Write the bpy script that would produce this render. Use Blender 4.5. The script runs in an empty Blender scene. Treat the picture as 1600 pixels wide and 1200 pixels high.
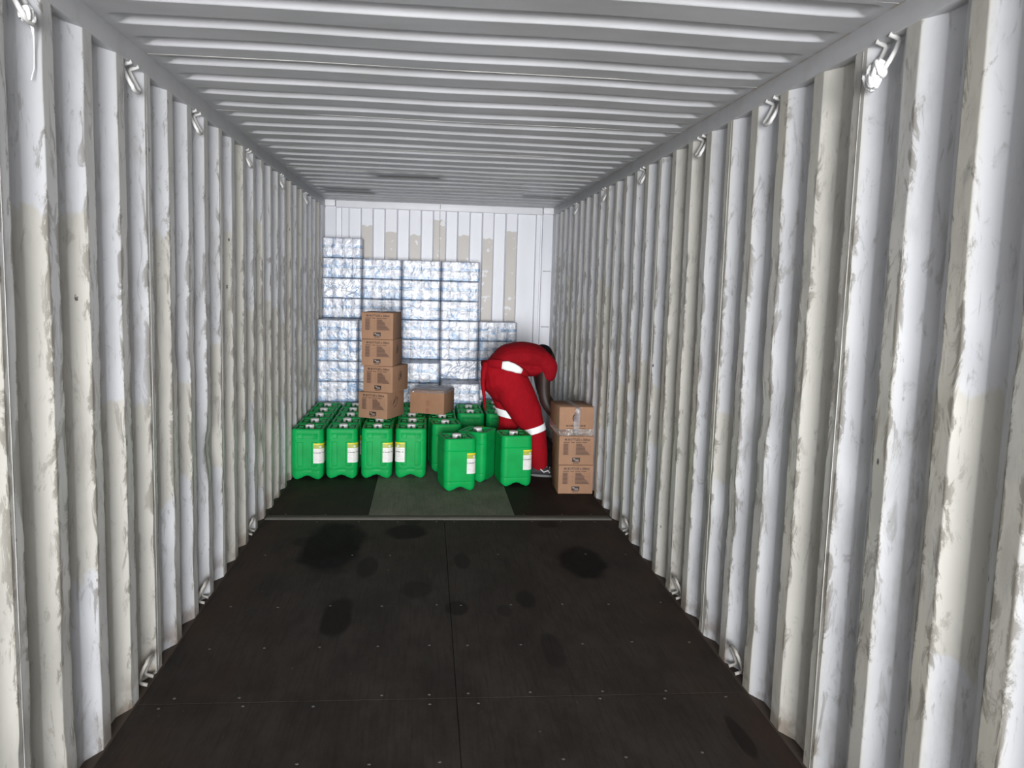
import bpy, bmesh, math, random
from mathutils import Vector, Matrix, noise

SC = bpy.context.scene
COL = SC.collection
PI = math.pi
random.seed(7)

# ------------------------------------------------------------------ camera
def make_camera():
    f, cx, cz, yaw, pit, roll = 1305.6, -0.1228, 1.5792, 0.1033, -0.1176, 0.0296
    fw = Vector((math.sin(yaw) * math.cos(pit), math.cos(yaw) * math.cos(pit), math.sin(pit)))
    r = Vector((math.cos(yaw), -math.sin(yaw), 0))
    u = r.cross(fw)
    c, s = math.cos(roll), math.sin(roll)
    r2, u2 = c * r + s * u, -s * r + c * u
    cd = bpy.data.cameras.new('camera')
    cd.sensor_width = 36.0
    cd.sensor_fit = 'HORIZONTAL'
    cd.lens = f / 1600.0 * 36.0
    cd.clip_start, cd.clip_end = 0.05, 300
    co = bpy.data.objects.new('camera', cd)
    m = Matrix.Identity(4)
    for i in range(3):
        m[i][0], m[i][1], m[i][2] = r2[i], u2[i], -fw[i]
    m[0][3], m[1][3], m[2][3] = cx, 0, cz
    co.matrix_world = m
    COL.objects.link(co)
    SC.camera = co
make_camera()

# ------------------------------------------------------------------ light: overcast sky seen through the open doors
DOOR_Y = -3.2
W = bpy.data.worlds.new('World')
SC.world = W
W.use_nodes = True
bg = W.node_tree.nodes['Background']
bg.inputs[0].default_value = (0.90, 0.95, 1.0, 1)
bg.inputs[1].default_value = 1.6
pd = bpy.data.lights.new('door_portal', 'AREA')
pd.shape = 'RECTANGLE'
pd.size, pd.size_y = 2.5, 2.5
pd.cycles.is_portal = True
po = bpy.data.objects.new('door_portal', pd)
po.location = (0, DOOR_Y - 0.02, 1.2)
po.rotation_euler = (PI / 2, 0, 0)
COL.objects.link(po)

# added lamp standing in for a bright yard; lifts the end wall and cargo
dl = bpy.data.lights.new('doorway_fill', 'AREA')
dl.shape = 'RECTANGLE'
dl.size, dl.size_y = 2.25, 2.2
dl.energy = 48
dl.color = (.97, .98, 1.0)
dl.spread = math.radians(50)
do = bpy.data.objects.new('doorway_fill', dl)
do.location = (0, DOOR_Y - 0.3, 1.25)
do.rotation_euler = (PI / 2, 0, 0)
COL.objects.link(do)

SC.view_settings.view_transform = 'Standard'
SC.view_settings.look = 'None'
SC.view_settings.gamma = 1.0
SC.view_settings.use_curve_mapping = False
SC.view_settings.exposure = 1.12
SC.cycles.max_bounces = 16
SC.cycles.diffuse_bounces = 10
SC.cycles.glossy_bounces = 4
SC.cycles.transparent_max_bounces = 16
SC.cycles.caustics_reflective = False
SC.cycles.caustics_refractive = False
SC.cycles.use_denoising = True
SC.cycles.sample_clamp_indirect = 6.0

# ------------------------------------------------------------------ helpers
class MB:
    def __init__(s):
        s.v, s.f, s.mi = [], [], []
    def add(s, vs, fs, mi=0):
        b = len(s.v)
        s.v += [tuple(p) for p in vs]
        s.f += [tuple(i + b for i in q) for q in fs]
        s.mi += [mi] * len(fs)
        return s
    def box(s, x0, x1, y0, y1, z0, z1, mi=0, M=None):
        vs = [Vector((x, y, z)) for z in (z0, z1) for y in (y0, y1) for x in (x0, x1)]
        if M: vs = [M @ p for p in vs]
        return s.add(vs, [(0, 2, 3, 1), (4, 5, 7, 6), (0, 1, 5, 4), (2, 6, 7, 3), (0, 4, 6, 2), (1, 3, 7, 5)], mi)
    def grid(s, P, mi=0, flip=False, closed_u=False):
        """P: rows of points"""
        n, m = len(P), len(P[0])
        fs = []
        for i in range(n - 1):
            for j in range(m if closed_u else m - 1):
                k = (j + 1) % m
                q = (i * m + j, i * m + k, (i + 1) * m + k, (i + 1) * m + j)
                fs.append(q[::-1] if flip else q)
        return s.add([p for r in P for p in r], fs, mi)
    def tube(s, pts, rad, seg=8, mi=0, caps=True):
        pts = [Vector(p) for p in pts]
        if not isinstance(rad, (list, tuple)): rad = [rad] * len(pts)
        rows = []
        ref = None
        for i, p in enumerate(pts):
            d = (pts[min(i + 1, len(pts) - 1)] - pts[max(i - 1, 0)]).normalized()
            if ref is None:
                ref = Vector((0, 0, 1)) if abs(d.z) < .9 else Vector((1, 0, 0))
            a = (ref - d * ref.dot(d)).normalized(); ref = a
            b = d.cross(a)
            r = rad[i]; ra, rb = r if isinstance(r, tuple) else (r, r)
            rows.append([p + a * ra * math.cos(t) + b * rb * math.sin(t) for t in [2 * PI * k / seg for k in range(seg)]])
        base = len(s.v)
        s.grid(rows, mi, closed_u=True)
        if caps:
            s.f.append(tuple(base + k for k in range(seg))[::-1]); s.mi.append(mi)
            e = base + (len(rows) - 1) * seg
            s.f.append(tuple(e + k for k in range(seg))); s.mi.append(mi)
        return s
    def mesh(s, name, mats, smooth=False):
        me = bpy.data.meshes.new(name)
        me.from_pydata(s.v, [], s.f)
        for m in (mats if isinstance(mats, (list, tuple)) else [mats]): me.materials.append(m)
        me.polygons.foreach_set('material_index', s.mi)
        if smooth: me.polygons.foreach_set('use_smooth', [True] * len(s.f))
        me.update()
        return me

def link(name, data, parent=None):
    o = bpy.data.objects.new(name, data)
    COL.objects.link(o)
    if parent: o.parent = parent
    return o
def fix_normals(me):
    bm = bmesh.new(); bm.from_mesh(me)
    bmesh.ops.recalc_face_normals(bm, faces=bm.faces)
    bm.to_mesh(me); bm.free()
    return me
def bevelled(me, w, seg=2, angle=0.5, smooth=True):
    bm = bmesh.new(); bm.from_mesh(me)
    bmesh.ops.remove_doubles(bm, verts=bm.verts, dist=1e-5)
    bmesh.ops.recalc_face_normals(bm, faces=bm.faces)
    es = [e for e in bm.edges if len(e.link_faces) == 2 and e.calc_face_angle() > angle]
    bmesh.ops.bevel(bm, geom=es, offset=w, segments=seg, affect='EDGES', profile=.5)
    for f in bm.faces: f.smooth = smooth
    bm.to_mesh(me); bm.free()
    return me
def sharp(me, ang=math.radians(35)):
    me.set_sharp_from_angle(angle=ang)
    return me
def thing(name, label, cat, loc=(0, 0, 0), rz=0, group=None):
    o = link(name, None)
    o.location = loc; o.rotation_euler = (0, 0, rz)
    o['label'] = label; o['category'] = cat
    if group: o['group'] = group
    return o
def tag(o, label, cat, group=None):
    o['label'] = label; o['category'] = cat
    if group: o['group'] = group
    return o
def structure(o): o['kind'] = 'structure'; return o
def copy_thing(src, label, loc, rz):
    c = src.copy(); COL.objects.link(c)
    c.location = loc; c.rotation_euler = (0, 0, rz); c['label'] = label
    for ch in list(src.children):
        d = ch.copy(); COL.objects.link(d); d.parent = c
        for g in list(ch.children):
            e = g.copy(); COL.objects.link(e); e.parent = d
    return c

# ------------------------------------------------------------------ materials
class NT:
    def __init__(s, name):
        s.m = bpy.data.materials.new(name); s.m.use_nodes = True
        s.n = s.m.node_tree.nodes; s.l = s.m.node_tree.links
        s.b = s.n['Principled BSDF']
        s.tc = None
    def co(s):
        if not s.tc: s.tc = s.n.new('ShaderNodeTexCoord')
        return s.tc.outputs['Object']
    def put(s, sock, v):
        if isinstance(v, bpy.types.NodeSocket): s.l.new(v, sock)
        elif v is not None:
            if isinstance(v, (tuple, list)) and len(v) == 3 and sock.type == 'RGBA': v = (*v, 1)
            sock.default_value = v
    def map(s, vec, scale=(1, 1, 1), loc=(0, 0, 0)):
        n = s.n.new('ShaderNodeMapping'); s.put(n.inputs[0], vec)
        n.inputs['Scale'].default_value = scale; n.inputs['Location'].default_value = loc
        return n.outputs[0]
    def noise(s, vec, scale=5, detail=3, rough=.55, dist=0):
        n = s.n.new('ShaderNodeTexNoise'); s.put(n.inputs['Vector'], vec)
        n.inputs['Scale'].default_value = scale; n.inputs['Detail'].default_value = detail
        n.inputs['Roughness'].default_value = rough; n.inputs['Distortion'].default_value = dist
        return n.outputs[0]
    def vor(s, vec, scale=5, rnd=1.0):
        n = s.n.new('ShaderNodeTexVoronoi'); s.put(n.inputs['Vector'], vec); n.inputs['Scale'].default_value = scale
        n.inputs['Randomness'].default_value = rnd
        return n.outputs
    def math(s, op, a, b=None, c=None):
        n = s.n.new('ShaderNodeMath'); n.operation = op
        s.put(n.inputs[0], a)
        if b is not None: s.put(n.inputs[1], b)
        if c is not None: s.put(n.inputs[2], c)
        return n.outputs[0]
    def ramp(s, x, a, b, va=0.0, vb=1.0):
        n = s.n.new('ShaderNodeMapRange'); n.interpolation_type = 'SMOOTHSTEP'; n.clamp = True
        s.put(n.inputs[0], x); s.put(n.inputs[1], a); s.put(n.inputs[2], b); s.put(n.inputs[3], va); s.put(n.inputs[4], vb)
        return n.outputs[0]
    def mix(s, f, a, b):
        n = s.n.new('ShaderNodeMix'); n.data_type = 'RGBA'
        s.put(n.inputs[0], f); s.put(n.inputs[6], a); s.put(n.inputs[7], b)
        return n.outputs[2]
    def sep(s, vec):
        n = s.n.new('ShaderNodeSeparateXYZ'); s.put(n.inputs[0], vec); return n.outputs
    def bump(s, h, strength=.3, dist=.01):
        n = s.n.new('ShaderNodeBump'); n.inputs['Strength'].default_value = strength; n.inputs['Distance'].default_value = dist
        s.put(n.inputs['Height'], h); s.l.new(n.outputs[0], s.b.inputs['Normal'])
        return n.outputs[0]
    def attr(s, name):
        n = s.n.new('ShaderNodeAttribute'); n.attribute_name = name; return n.outputs['Fac']
    def rnd(s):
        return s.n.new('ShaderNodeObjectInfo').outputs['Random']
    def done(s, col=None, rough=None, metal=None, spec=None):
        s.put(s.b.inputs['Base Color'], col); s.put(s.b.inputs['Roughness'], rough)
        s.put(s.b.inputs['Metallic'], metal); s.put(s.b.inputs['Specular IOR Level'], spec)
        return s.m

WHITE = (.66, .665, .69)
BEIGE = (.60, .575, .50)
def wall_material():
    t = NT('worn_white_container_paint'); P = t.co(); x, y, z = t.sep(P)[:3]
    rub = t.attr('rub')
    # rubbed, yellowed paint on the proud ribs and in big patches
    big = t.noise(t.map(P, (1, 1.1, .55)), 1.6, 3)
    wob = t.math('MULTIPLY', t.math('SUBTRACT', t.noise(t.map(P, (6, 6, 3)), 2.4, 4), .5), .16)
    zz = t.math('ADD', z, wob)
    patch = t.math('MULTIPLY', t.ramp(t.math('SUBTRACT', zz, t.attr('pbot')), -.012, .012), t.ramp(t.math('SUBTRACT', t.attr('ptop'), zz), -.012, .012))
    side = t.ramp(x, -.2, .2)                                # right wall is more yellowed than the left
    f = t.math('MULTIPLY', rub, t.ramp(big, .3, .6, .45, 1))
    f = t.math('MULTIPLY', f, t.math('ADD', .5, t.math('MULTIPLY', side, .5)))
    f = t.math('MAXIMUM', f, t.math('MULTIPLY', patch, .8))
    col = t.mix(f, WHITE, BEIGE)
    # broad grime
    g = t.ramp(t.noise(t.map(P, (2, 2.4, 1.0), (7, 2, 1)), 2.2, 5, .65), .50, .75)
    col = t.mix(t.math('MULTIPLY', g, .42), col, (.30, .28, .25))
    sm = t.ramp(t.noise(t.map(P, (5, 6, 2.2), (3, 8, 4)), 2.0, 6, .72, 1.2), .56, .70)
    col = t.mix(t.math('MULTIPLY', t.math('MULTIPLY', sm, t.ramp(z, 1.9, 2.2, 1, .25)), .52), col, (.27, .26, .24))
    # scuffs along the rib edges
    ed = t.attr('edge')
    sc = t.noise(t.map(P, (11, 11, 4.2), (1, 5, 2)), 1.5, 6, .72, .9)
    zm = t.math('MULTIPLY', t.ramp(z, .25, .8, .35, 1), t.ramp(z, 1.6, 2.05, 1, .12))
    sc = t.ramp(t.math('ADD', sc, t.math('MULTIPLY', t.math('MULTIPLY', ed, zm), .16)), .57, .66)
    sc = t.math('MULTIPLY', sc, t.math('ADD', .35, t.math('MULTIPLY', ed, .62)))
    col = t.mix(t.math('MULTIPLY', sc, .85), col, (.16, .14, .11))
    # fine scratches
    scr = t.ramp(t.noise(t.map(P, (40, 30, 3.0), (2, 2, 9)), 2.0, 3, .6), .65, .72)
    col = t.mix(t.math('MULTIPLY', scr, .30), col, (.25, .24, .23))
    # small dark chips
    v = t.vor(t.map(P, (1, 1, .75)), 9.0)
    chip = t.math('MULTIPLY', t.ramp(v[0], .05, .09, 1, 0), t.ramp(t.noise(P, 3.1, 2), .55, .60))
    chip = t.math('MULTIPLY', chip, t.ramp(t.noise(P, 70, 2), .42, .5))
    col = t.mix(t.math('MULTIPLY', chip, .9), col, (.05, .04, .035))
    # rusty dirt at the foot of the sheet
    foot = t.math('MULTIPLY', t.ramp(z, .02, .16, 1, 0), t.ramp(t.noise(P, 9, 4), .38, .62))
    col = t.mix(t.math('MULTIPLY', foot, .65), col, (.20, .14, .10))
    t.bump(t.noise(P, 60, 3), .10, .004)
    return t.done(col, t.ramp(g, 0, 1, .42, .6), None, .4)

def back_material():
    t = NT('worn_end_wall_paint'); P = t.co(); x, y, z = t.sep(P)[:3]
    rub = t.attr('rub'); top = t.attr('top')
    n = t.noise(t.map(P, (9, 1, 4)), 1.8, 3)
    below = t.ramp(t.math('SUBTRACT', t.math('ADD', top, t.math('MULTIPLY', t.math('SUBTRACT', n, .5), .07)), z), -.004, .004)
    gaps = t.ramp(t.noise(t.map(P, (6, 1, 5), (4, 4, 4)), 2.0, 3), .60, .64, 1, .25)
    f = t.math('MULTIPLY', t.math('MULTIPLY', rub, below), gaps)
    col = t.mix(f, (.66, .665, .70), (.45, .42, .385))
    g = t.ramp(t.noise(t.map(P, (5, 1, 2)), 3, 5, .65), .56, .8)
    col = t.mix(t.math('MULTIPLY', g, .15), col, (.3, .29, .28))
    return t.done(col, .45, None, .4)

def roof_material():
    t = NT('sooty_roof_paint'); P = t.co(); x, y, z = t.sep(P)[:3]
    n = t.noise(t.map(P, (1, 2.5, 1)), 1.7, 5, .62)
    col = t.mix(t.ramp(n, .35, .7), (.55, .55, .565), (.46, .46, .465))
    # soot patches close to the end wall
    def patch(cx, cy, rx, ry, amt):
        wob = t.math('MULTIPLY', t.math('SUBTRACT', t.noise(t.map(P, (4, 14, 1)), 2.0, 4), .5), .6)
        dx = t.math('ABSOLUTE', t.math('DIVIDE', t.math('SUBTRACT', x, cx), rx))
        dy = t.math('ABSOLUTE', t.math('DIVIDE', t.math('SUBTRACT', y, cy), ry))
        d = t.math('ADD', t.math('MAXIMUM', dx, dy), wob)
        return t.math('MULTIPLY', t.ramp(d, .8, 1.1, 1, 0), amt)
    s = t.math('MAXIMUM', patch(-.30, 6.65, .29, .16, .6), patch(-.86, 7.85, .24, .26, .85))
    s = t.math('MAXIMUM', s, patch(.92, 7.80, .20, .12, .7))
    s = t.math('MAXIMUM', s, patch(-.29, 6.72, .27, .035, 1.0))
    col = t.mix(s, col, (.13, .125, .12))
    v = t.vor(t.map(P, (1, 1.5, 1)), 3.3)
    spot = t.math('MULTIPLY', t.ramp(v[0], .03, .06, 1, 0), t.ramp(t.noise(P, 2.3, 2), .52, .56))
    col = t.mix(t.math('MULTIPLY', spot, .7), col, (.15, .14, .14))
    rust = t.math('MULTIPLY', t.ramp(t.math('ABSOLUTE', x), 1.155, 1.172), t.ramp(t.noise(t.map(P, (1, 6, 1)), 2, 3), .4, .55))
    rust = t.math('MULTIPLY', rust, t.ramp(x, 0, .1))
    col = t.mix(t.math('MULTIPLY', rust, .6), col, (.33, .24, .14))
    return t.done(col, .42, None, .45)

def plain_paint(name, col, rough=.45, dirt=.2):
    t = NT(name); P = t.co()
    n = t.noise(P, 6, 5, .65)
    c = t.mix(t.math('MULTIPLY', t.ramp(n, .45, .75), dirt), col, (.2, .19, .18))
    return t.done(c, rough, None, .4)

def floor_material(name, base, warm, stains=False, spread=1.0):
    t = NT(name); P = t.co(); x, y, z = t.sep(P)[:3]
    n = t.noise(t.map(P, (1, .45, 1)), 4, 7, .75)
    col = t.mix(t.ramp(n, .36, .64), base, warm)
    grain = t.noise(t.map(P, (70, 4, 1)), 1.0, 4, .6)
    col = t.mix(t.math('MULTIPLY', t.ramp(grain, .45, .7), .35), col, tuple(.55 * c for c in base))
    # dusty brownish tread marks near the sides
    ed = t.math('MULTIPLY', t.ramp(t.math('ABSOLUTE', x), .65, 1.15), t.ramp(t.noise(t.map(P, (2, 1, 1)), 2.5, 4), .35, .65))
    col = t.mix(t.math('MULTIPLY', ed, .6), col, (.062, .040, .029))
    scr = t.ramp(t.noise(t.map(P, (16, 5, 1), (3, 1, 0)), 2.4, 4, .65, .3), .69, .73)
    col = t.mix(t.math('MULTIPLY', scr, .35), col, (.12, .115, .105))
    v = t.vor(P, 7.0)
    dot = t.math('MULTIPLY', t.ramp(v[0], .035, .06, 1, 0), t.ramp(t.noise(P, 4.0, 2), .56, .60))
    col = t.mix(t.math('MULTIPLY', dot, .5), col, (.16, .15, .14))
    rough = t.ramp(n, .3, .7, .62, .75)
    if stains:
        wob = t.math('MULTIPLY', t.math('SUBTRACT', t.noise(P, 5.0, 4), .5), .7)
        tot = None
        for cx, cy, rx, ry, a in [(-.66, 4.93, .20, .50, .97), (-.23, 5.22, .14, .16, .8), (-.80, 5.0, .12, .10, .55),
                                  (.80, 4.62, .15, .30, .9), (-.52, 3.85, .075, .26, .7), (-.43, 4.55, .06, .18, .5),
                                  (.05, 3.95, .06, .10, .55), (.10, 4.65, .05, .15, .5), (.40, 4.05, .05, .14, .5), (.70, 5.38, .07, .08, .5),
                                  (-.15, 4.2, .09, .13, .4), (.45, 3.45, .05, .2, .4), (-.2, 5.45, .06, .09, .5), (1.02, 2.72, .03, .16, .6), (.28, 3.9, .04, .08, .4)]:
            dx = t.math('DIVIDE', t.math('SUBTRACT', x, cx), rx); dy = t.math('DIVIDE', t.math('SUBTRACT', y, cy), ry)
            d = t.math('SQRT', t.math('ADD', t.math('MULTIPLY', dx, dx), t.math('MULTIPLY', dy, dy)))
            s = t.math('MULTIPLY', t.ramp(t.math('ADD', d, wob), .75, 1.1, 1, 0), a)
            tot = s if tot is None else t.math('MAXIMUM', tot, s)
        col = t.mix(tot, col, (.0075, .0068, .0065))
    t.bump(t.noise(t.map(P, (60, 8, 1)), 1.5, 4), .15, .004)
    return t.done(col, rough, None, .07)

def card_material(name, base):
    t = NT(name); P = t.co()
    n = t.noise(P, 7, 4, .6)
    c = t.mix(t.ramp(n, .3, .75), base, tuple(.86 * q for q in base))
    fl = t.noise(t.map(P, (160, 160, 3)), 1.0, 2)
    c = t.mix(t.math('MULTIPLY', t.ramp(fl, .45, .6), .12), c, tuple(.7 * q for q in base))
    t.bump(fl, .08, .002)
    return t.done(c, .75, None, .2)

def film_material(name, base_fac=.10, rough=.16, bump_scale=28, bstr=.5, haze=.10):
    m = bpy.data.materials.new(name); m.use_nodes = True
    n, l = m.node_tree.nodes, m.node_tree.links
    n.remove(n['Principled BSDF']); out = n['Material Output']
    tc = n.new('ShaderNodeTexCoord'); oi = n.new('ShaderNodeObjectInfo')
    ad = n.new('ShaderNodeVectorMath'); ad.operation = 'MULTIPLY_ADD'
    l.new(oi.outputs['Random'], ad.inputs[0]); ad.inputs[1].default_value = (9, 5, 7); l.new(tc.outputs['Object'], ad.inputs[2])
    nz = n.new('ShaderNodeTexNoise'); nz.inputs['Scale'].default_value = bump_scale; nz.inputs['Detail'].default_value = 3; nz.inputs['Distortion'].default_value = 1.2
    l.new(ad.outputs[0], nz.inputs['Vector'])
    bp = n.new('ShaderNodeBump'); bp.inputs['Strength'].default_value = bstr; bp.inputs['Distance'].default_value = .02
    l.new(nz.outputs[0], bp.inputs['Height'])
    tr = n.new('ShaderNodeBsdfTransparent'); tr.inputs[0].default_value = (.97, .975, .985, 1)
    gl = n.new('ShaderNodeBsdfGlossy'); gl.inputs['Roughness'].default_value = rough; l.new(bp.outputs[0], gl.inputs['Normal'])
    df = n.new('ShaderNodeBsdfDiffuse'); df.inputs[0].default_value = (.62, .66, .74, 1); l.new(bp.outputs[0], df.inputs['Normal'])
    fr = n.new('ShaderNodeFresnel'); fr.inputs[0].default_value = 1.5; l.new(bp.outputs[0], fr.inputs['Normal'])
    a = n.new('ShaderNodeMath'); a.operation = 'ADD'; a.use_clamp = True; a.inputs[1].default_value = base_fac; l.new(fr.outputs[0], a.inputs[0])
    m1 = n.new('ShaderNodeMixShader'); m1.inputs[0].default_value = haze; l.new(tr.outputs[0], m1.inputs[1]); l.new(df.outputs[0], m1.inputs[2])
    cl = n.new('ShaderNodeMath'); cl.operation = 'MINIMUM'; cl.inputs[1].default_value = .22 + base_fac; l.new(a.outputs[0], cl.inputs[0])
    m2 = n.new('ShaderNodeMixShader'); l.new(cl.outputs[0], m2.inputs[0]); l.new(m1.outputs[0], m2.inputs[1]); l.new(gl.outputs[0], m2.inputs[2])
    l.new(m2.outputs[0], out.inputs[0])
    return m

def roll_material():
    t = NT('printed_white_roll_wrapper'); P = t.co(); r = t.rnd()
    n = t.n.new('ShaderNodeVectorMath'); n.operation = 'MULTIPLY_ADD'
    t.l.new(r, n.inputs[0]); n.inputs[1].default_value = (13, 9, 21); t.l.new(P, n.inputs[2])
    Q = n.outputs[0]; z = t.sep(P)[2]
    wave = t.noise(t.map(Q, (1, 1, .6)), 11, 2, .5, .4)
    low = t.ramp(t.math('ABSOLUTE', t.math('SUBTRACT', z, .016)), .006, .020, 1, 0)
    blue = t.ramp(t.math('ADD', wave, t.math('MULTIPLY', low, .20)), .58, .64)

    col = t.mix(t.ramp(t.noise(Q, 17, 3, .6), .4, .68), (.82, .82, .85), (.56, .57, .64))
    col = t.mix(t.math('MULTIPLY', blue, .9), col, (.10, .32, .60))
    tx = t.noise(t.map(Q, (1, 1, 3.2)), 46, 2, .6)
    rows = t.ramp(t.noise(t.map(Q, (.2, .2, 1)), 38, 1), .52, .58)
    ink = t.math('MULTIPLY', t.ramp(tx, .57, .61), rows)
    col = t.mix(t.math('MULTIPLY', ink, .8), col, (.05, .06, .09))
    t.bump(t.noise(Q, 40, 3), .25, .006)
    return t.done(col, .35, None, .4)

def can_material():
    t = NT('green_jerrycan_plastic'); P = t.co()
    n = t.noise(P, 9, 3)
    v = t.math('MULTIPLY', t.rnd(), .25)
    c = t.mix(t.ramp(n, .35, .7), (.004, .34, .078), (.004, .29, .064))
    c = t.mix(v, c, (.003, .27, .05))
    t.bump(t.noise(P, 150, 2), .04, .002)
    t.b.inputs['Subsurface Weight'].default_value = .0
    return t.done(c, .45, None, .13)

def label_material():
    t = NT('jerrycan_label_print'); P = t.co(); x, y, z = t.sep(P)[:3]
    white = (.72, .71, .68)
    col = t.mix(t.math('GREATER_THAN', z, .250), white, (.36, .40, .06))
    col = t.mix(t.math('GREATER_THAN', z, .281), col, (.72, .60, .02))
    ln = t.math('GREATER_THAN', t.math('SINE', t.math('MULTIPLY', z, 760)), .55)
    ln = t.math('MULTIPLY', ln, t.math('LESS_THAN', z, .238)); ln = t.math('MULTIPLY', ln, t.math('GREATER_THAN', z, .145))
    nn = t.ramp(t.noise(t.map(P, (60, 60, 130)), 1, 2), .45, .5)
    col = t.mix(t.math('MULTIPLY', t.math('MULTIPLY', ln, nn), .45), col, (.25, .25, .27))
    hd = t.math('MULTIPLY', t.math('LESS_THAN', t.math('ABSOLUTE', t.math('SUBTRACT', z, .216)), .0035), nn)
    col = t.mix(t.math('MULTIPLY', hd, .8), col, (.04, .04, .05))
    return t.done(col, .35, None, .4)

def cloth_material(name, base, dark):
    t = NT(name); P = t.co()
    n = t.noise(t.map(P, (1, 1, .6)), 9, 4, .6, .5)
    c = t.mix(t.ramp(n, .3, .75), base, dark)
    t.bump(t.noise(t.map(P, (1, 1, .5)), 14, 4, .6, .8), .5, .02)
    return t.done(c, .85, None, .15)

def simple(name, col, rough=.5, metal=0, spec=.4, bump=None):
    t = NT(name); P = t.co()
    c = t.mix(t.ramp(t.noise(P, 12, 3), .3, .7), col, tuple(.88 * q for q in col))
    if bump: t.bump(t.noise(P, bump[0], 3), bump[1], .01)
    return t.done(c, rough, metal, spec)

M_WALL, M_BACK, M_ROOF = wall_material(), back_material(), roof_material()
M_RAIL = plain_paint('grey_white_rail_paint', (.55, .55, .56), .45, .18)
M_HEAD = plain_paint('white_header_paint', (.66, .665, .69), .45, .10)
M_RING = simple('white_painted_steel', (.66, .65, .63), .65)
M_RING2 = simple('scuffed_steel_ring', (.36, .34, .31), .65)
M_WELD = simple('weld_bead_paint', (.50, .49, .455), .9)
M_RUST = simple('rusty_bottom_rail', (.075, .055, .042), .8)
M_SCREW = simple('worn_steel_screw_head', (.11, .10, .09), .5, .3)
M_FLOOR = floor_material('stained_dark_plywood', (.031, .026, .0228), (.050, .043, .038), True)
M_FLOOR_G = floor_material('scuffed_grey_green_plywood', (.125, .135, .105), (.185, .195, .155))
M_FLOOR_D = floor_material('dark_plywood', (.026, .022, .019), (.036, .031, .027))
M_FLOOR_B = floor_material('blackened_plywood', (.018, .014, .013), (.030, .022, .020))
M_STRIP = simple('dusty_steel_strip', (.19, .18, .16), .8, 0, .1)
M_GROUND = simple('concrete_yard', (.36, .35, .33), .9)
M_CARD = card_material('brown_cardboard', (.335, .192, .118))
M_CARD2 = card_material('pale_brown_cardboard', (.31, .168, .098))
M_CARDE = card_material('cardboard_flap', (.27, .16, .10))
M_INK = simple('dark_print_ink', (.035, .022, .018), .6)
M_INK2 = simple('faded_print_ink', (.115, .062, .042), .7)
M_INKW = simple('pale_logo_print', (.30, .24, .20), .7)
M_TAPE = film_material('clear_packing_tape', .30, .08, 45, 1.0, .05)
M_FILM = film_material('clear_shrink_film', .03, .34, 14, .42, .20)
M_FILMH = film_material('thick_crinkled_shrink_film', .05, .30, 11, .6, .34)
M_FILM2 = film_material('loose_clear_film', .14, .16, 26, .8, .16)
M_ROLL = roll_material()
M_CAN, M_LABEL = can_material(), label_material()
M_CAP = simple('white_cap_plastic', (.72, .72, .70), .35)
M_EMBLEM = simple('pale_label_emblem', (.62, .66, .58), .4)
M_DGREEN = simple('dark_green_handle_plastic', (.004, .11, .035), .35)
M_RED = cloth_material('red_work_cloth', (.30, .003, .009), (.23, .0025, .007))
M_RED2 = cloth_material('red_shirt_cloth', (.25, .0025, .008), (.19, .002, .006))
M_BAND = simple('silver_reflective_tape', (1.0, 1.0, 1.0), .35, 0.0, 1.0)
M_SKIN = simple('dark_brown_skin', (.026, .013, .010), .55)
M_HAIR = simple('black_hair', (.005, .0045, .0045), .85, 0, .1, (200, .5))
M_EYE = simple('eye_white', (.30, .27, .25), .3)
M_SHOE = simple('dark_grey_shoe_fabric', (.03, .03, .033), .7)
M_SOLE = simple('pale_rubber_sole', (.18, .18, .18), .7)
M_ROPE = simple('white_rope', (.88, .88, .87), .6, 0, .4, (160, .4))

# ------------------------------------------------------------------ container shell
XI, XO, P_W = 1.176, 1.212, 0.278
BACK_Y = 8.835
Z_RAIL, Z_ROOF, X_RAIL = 2.315, 2.388, 1.172

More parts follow.
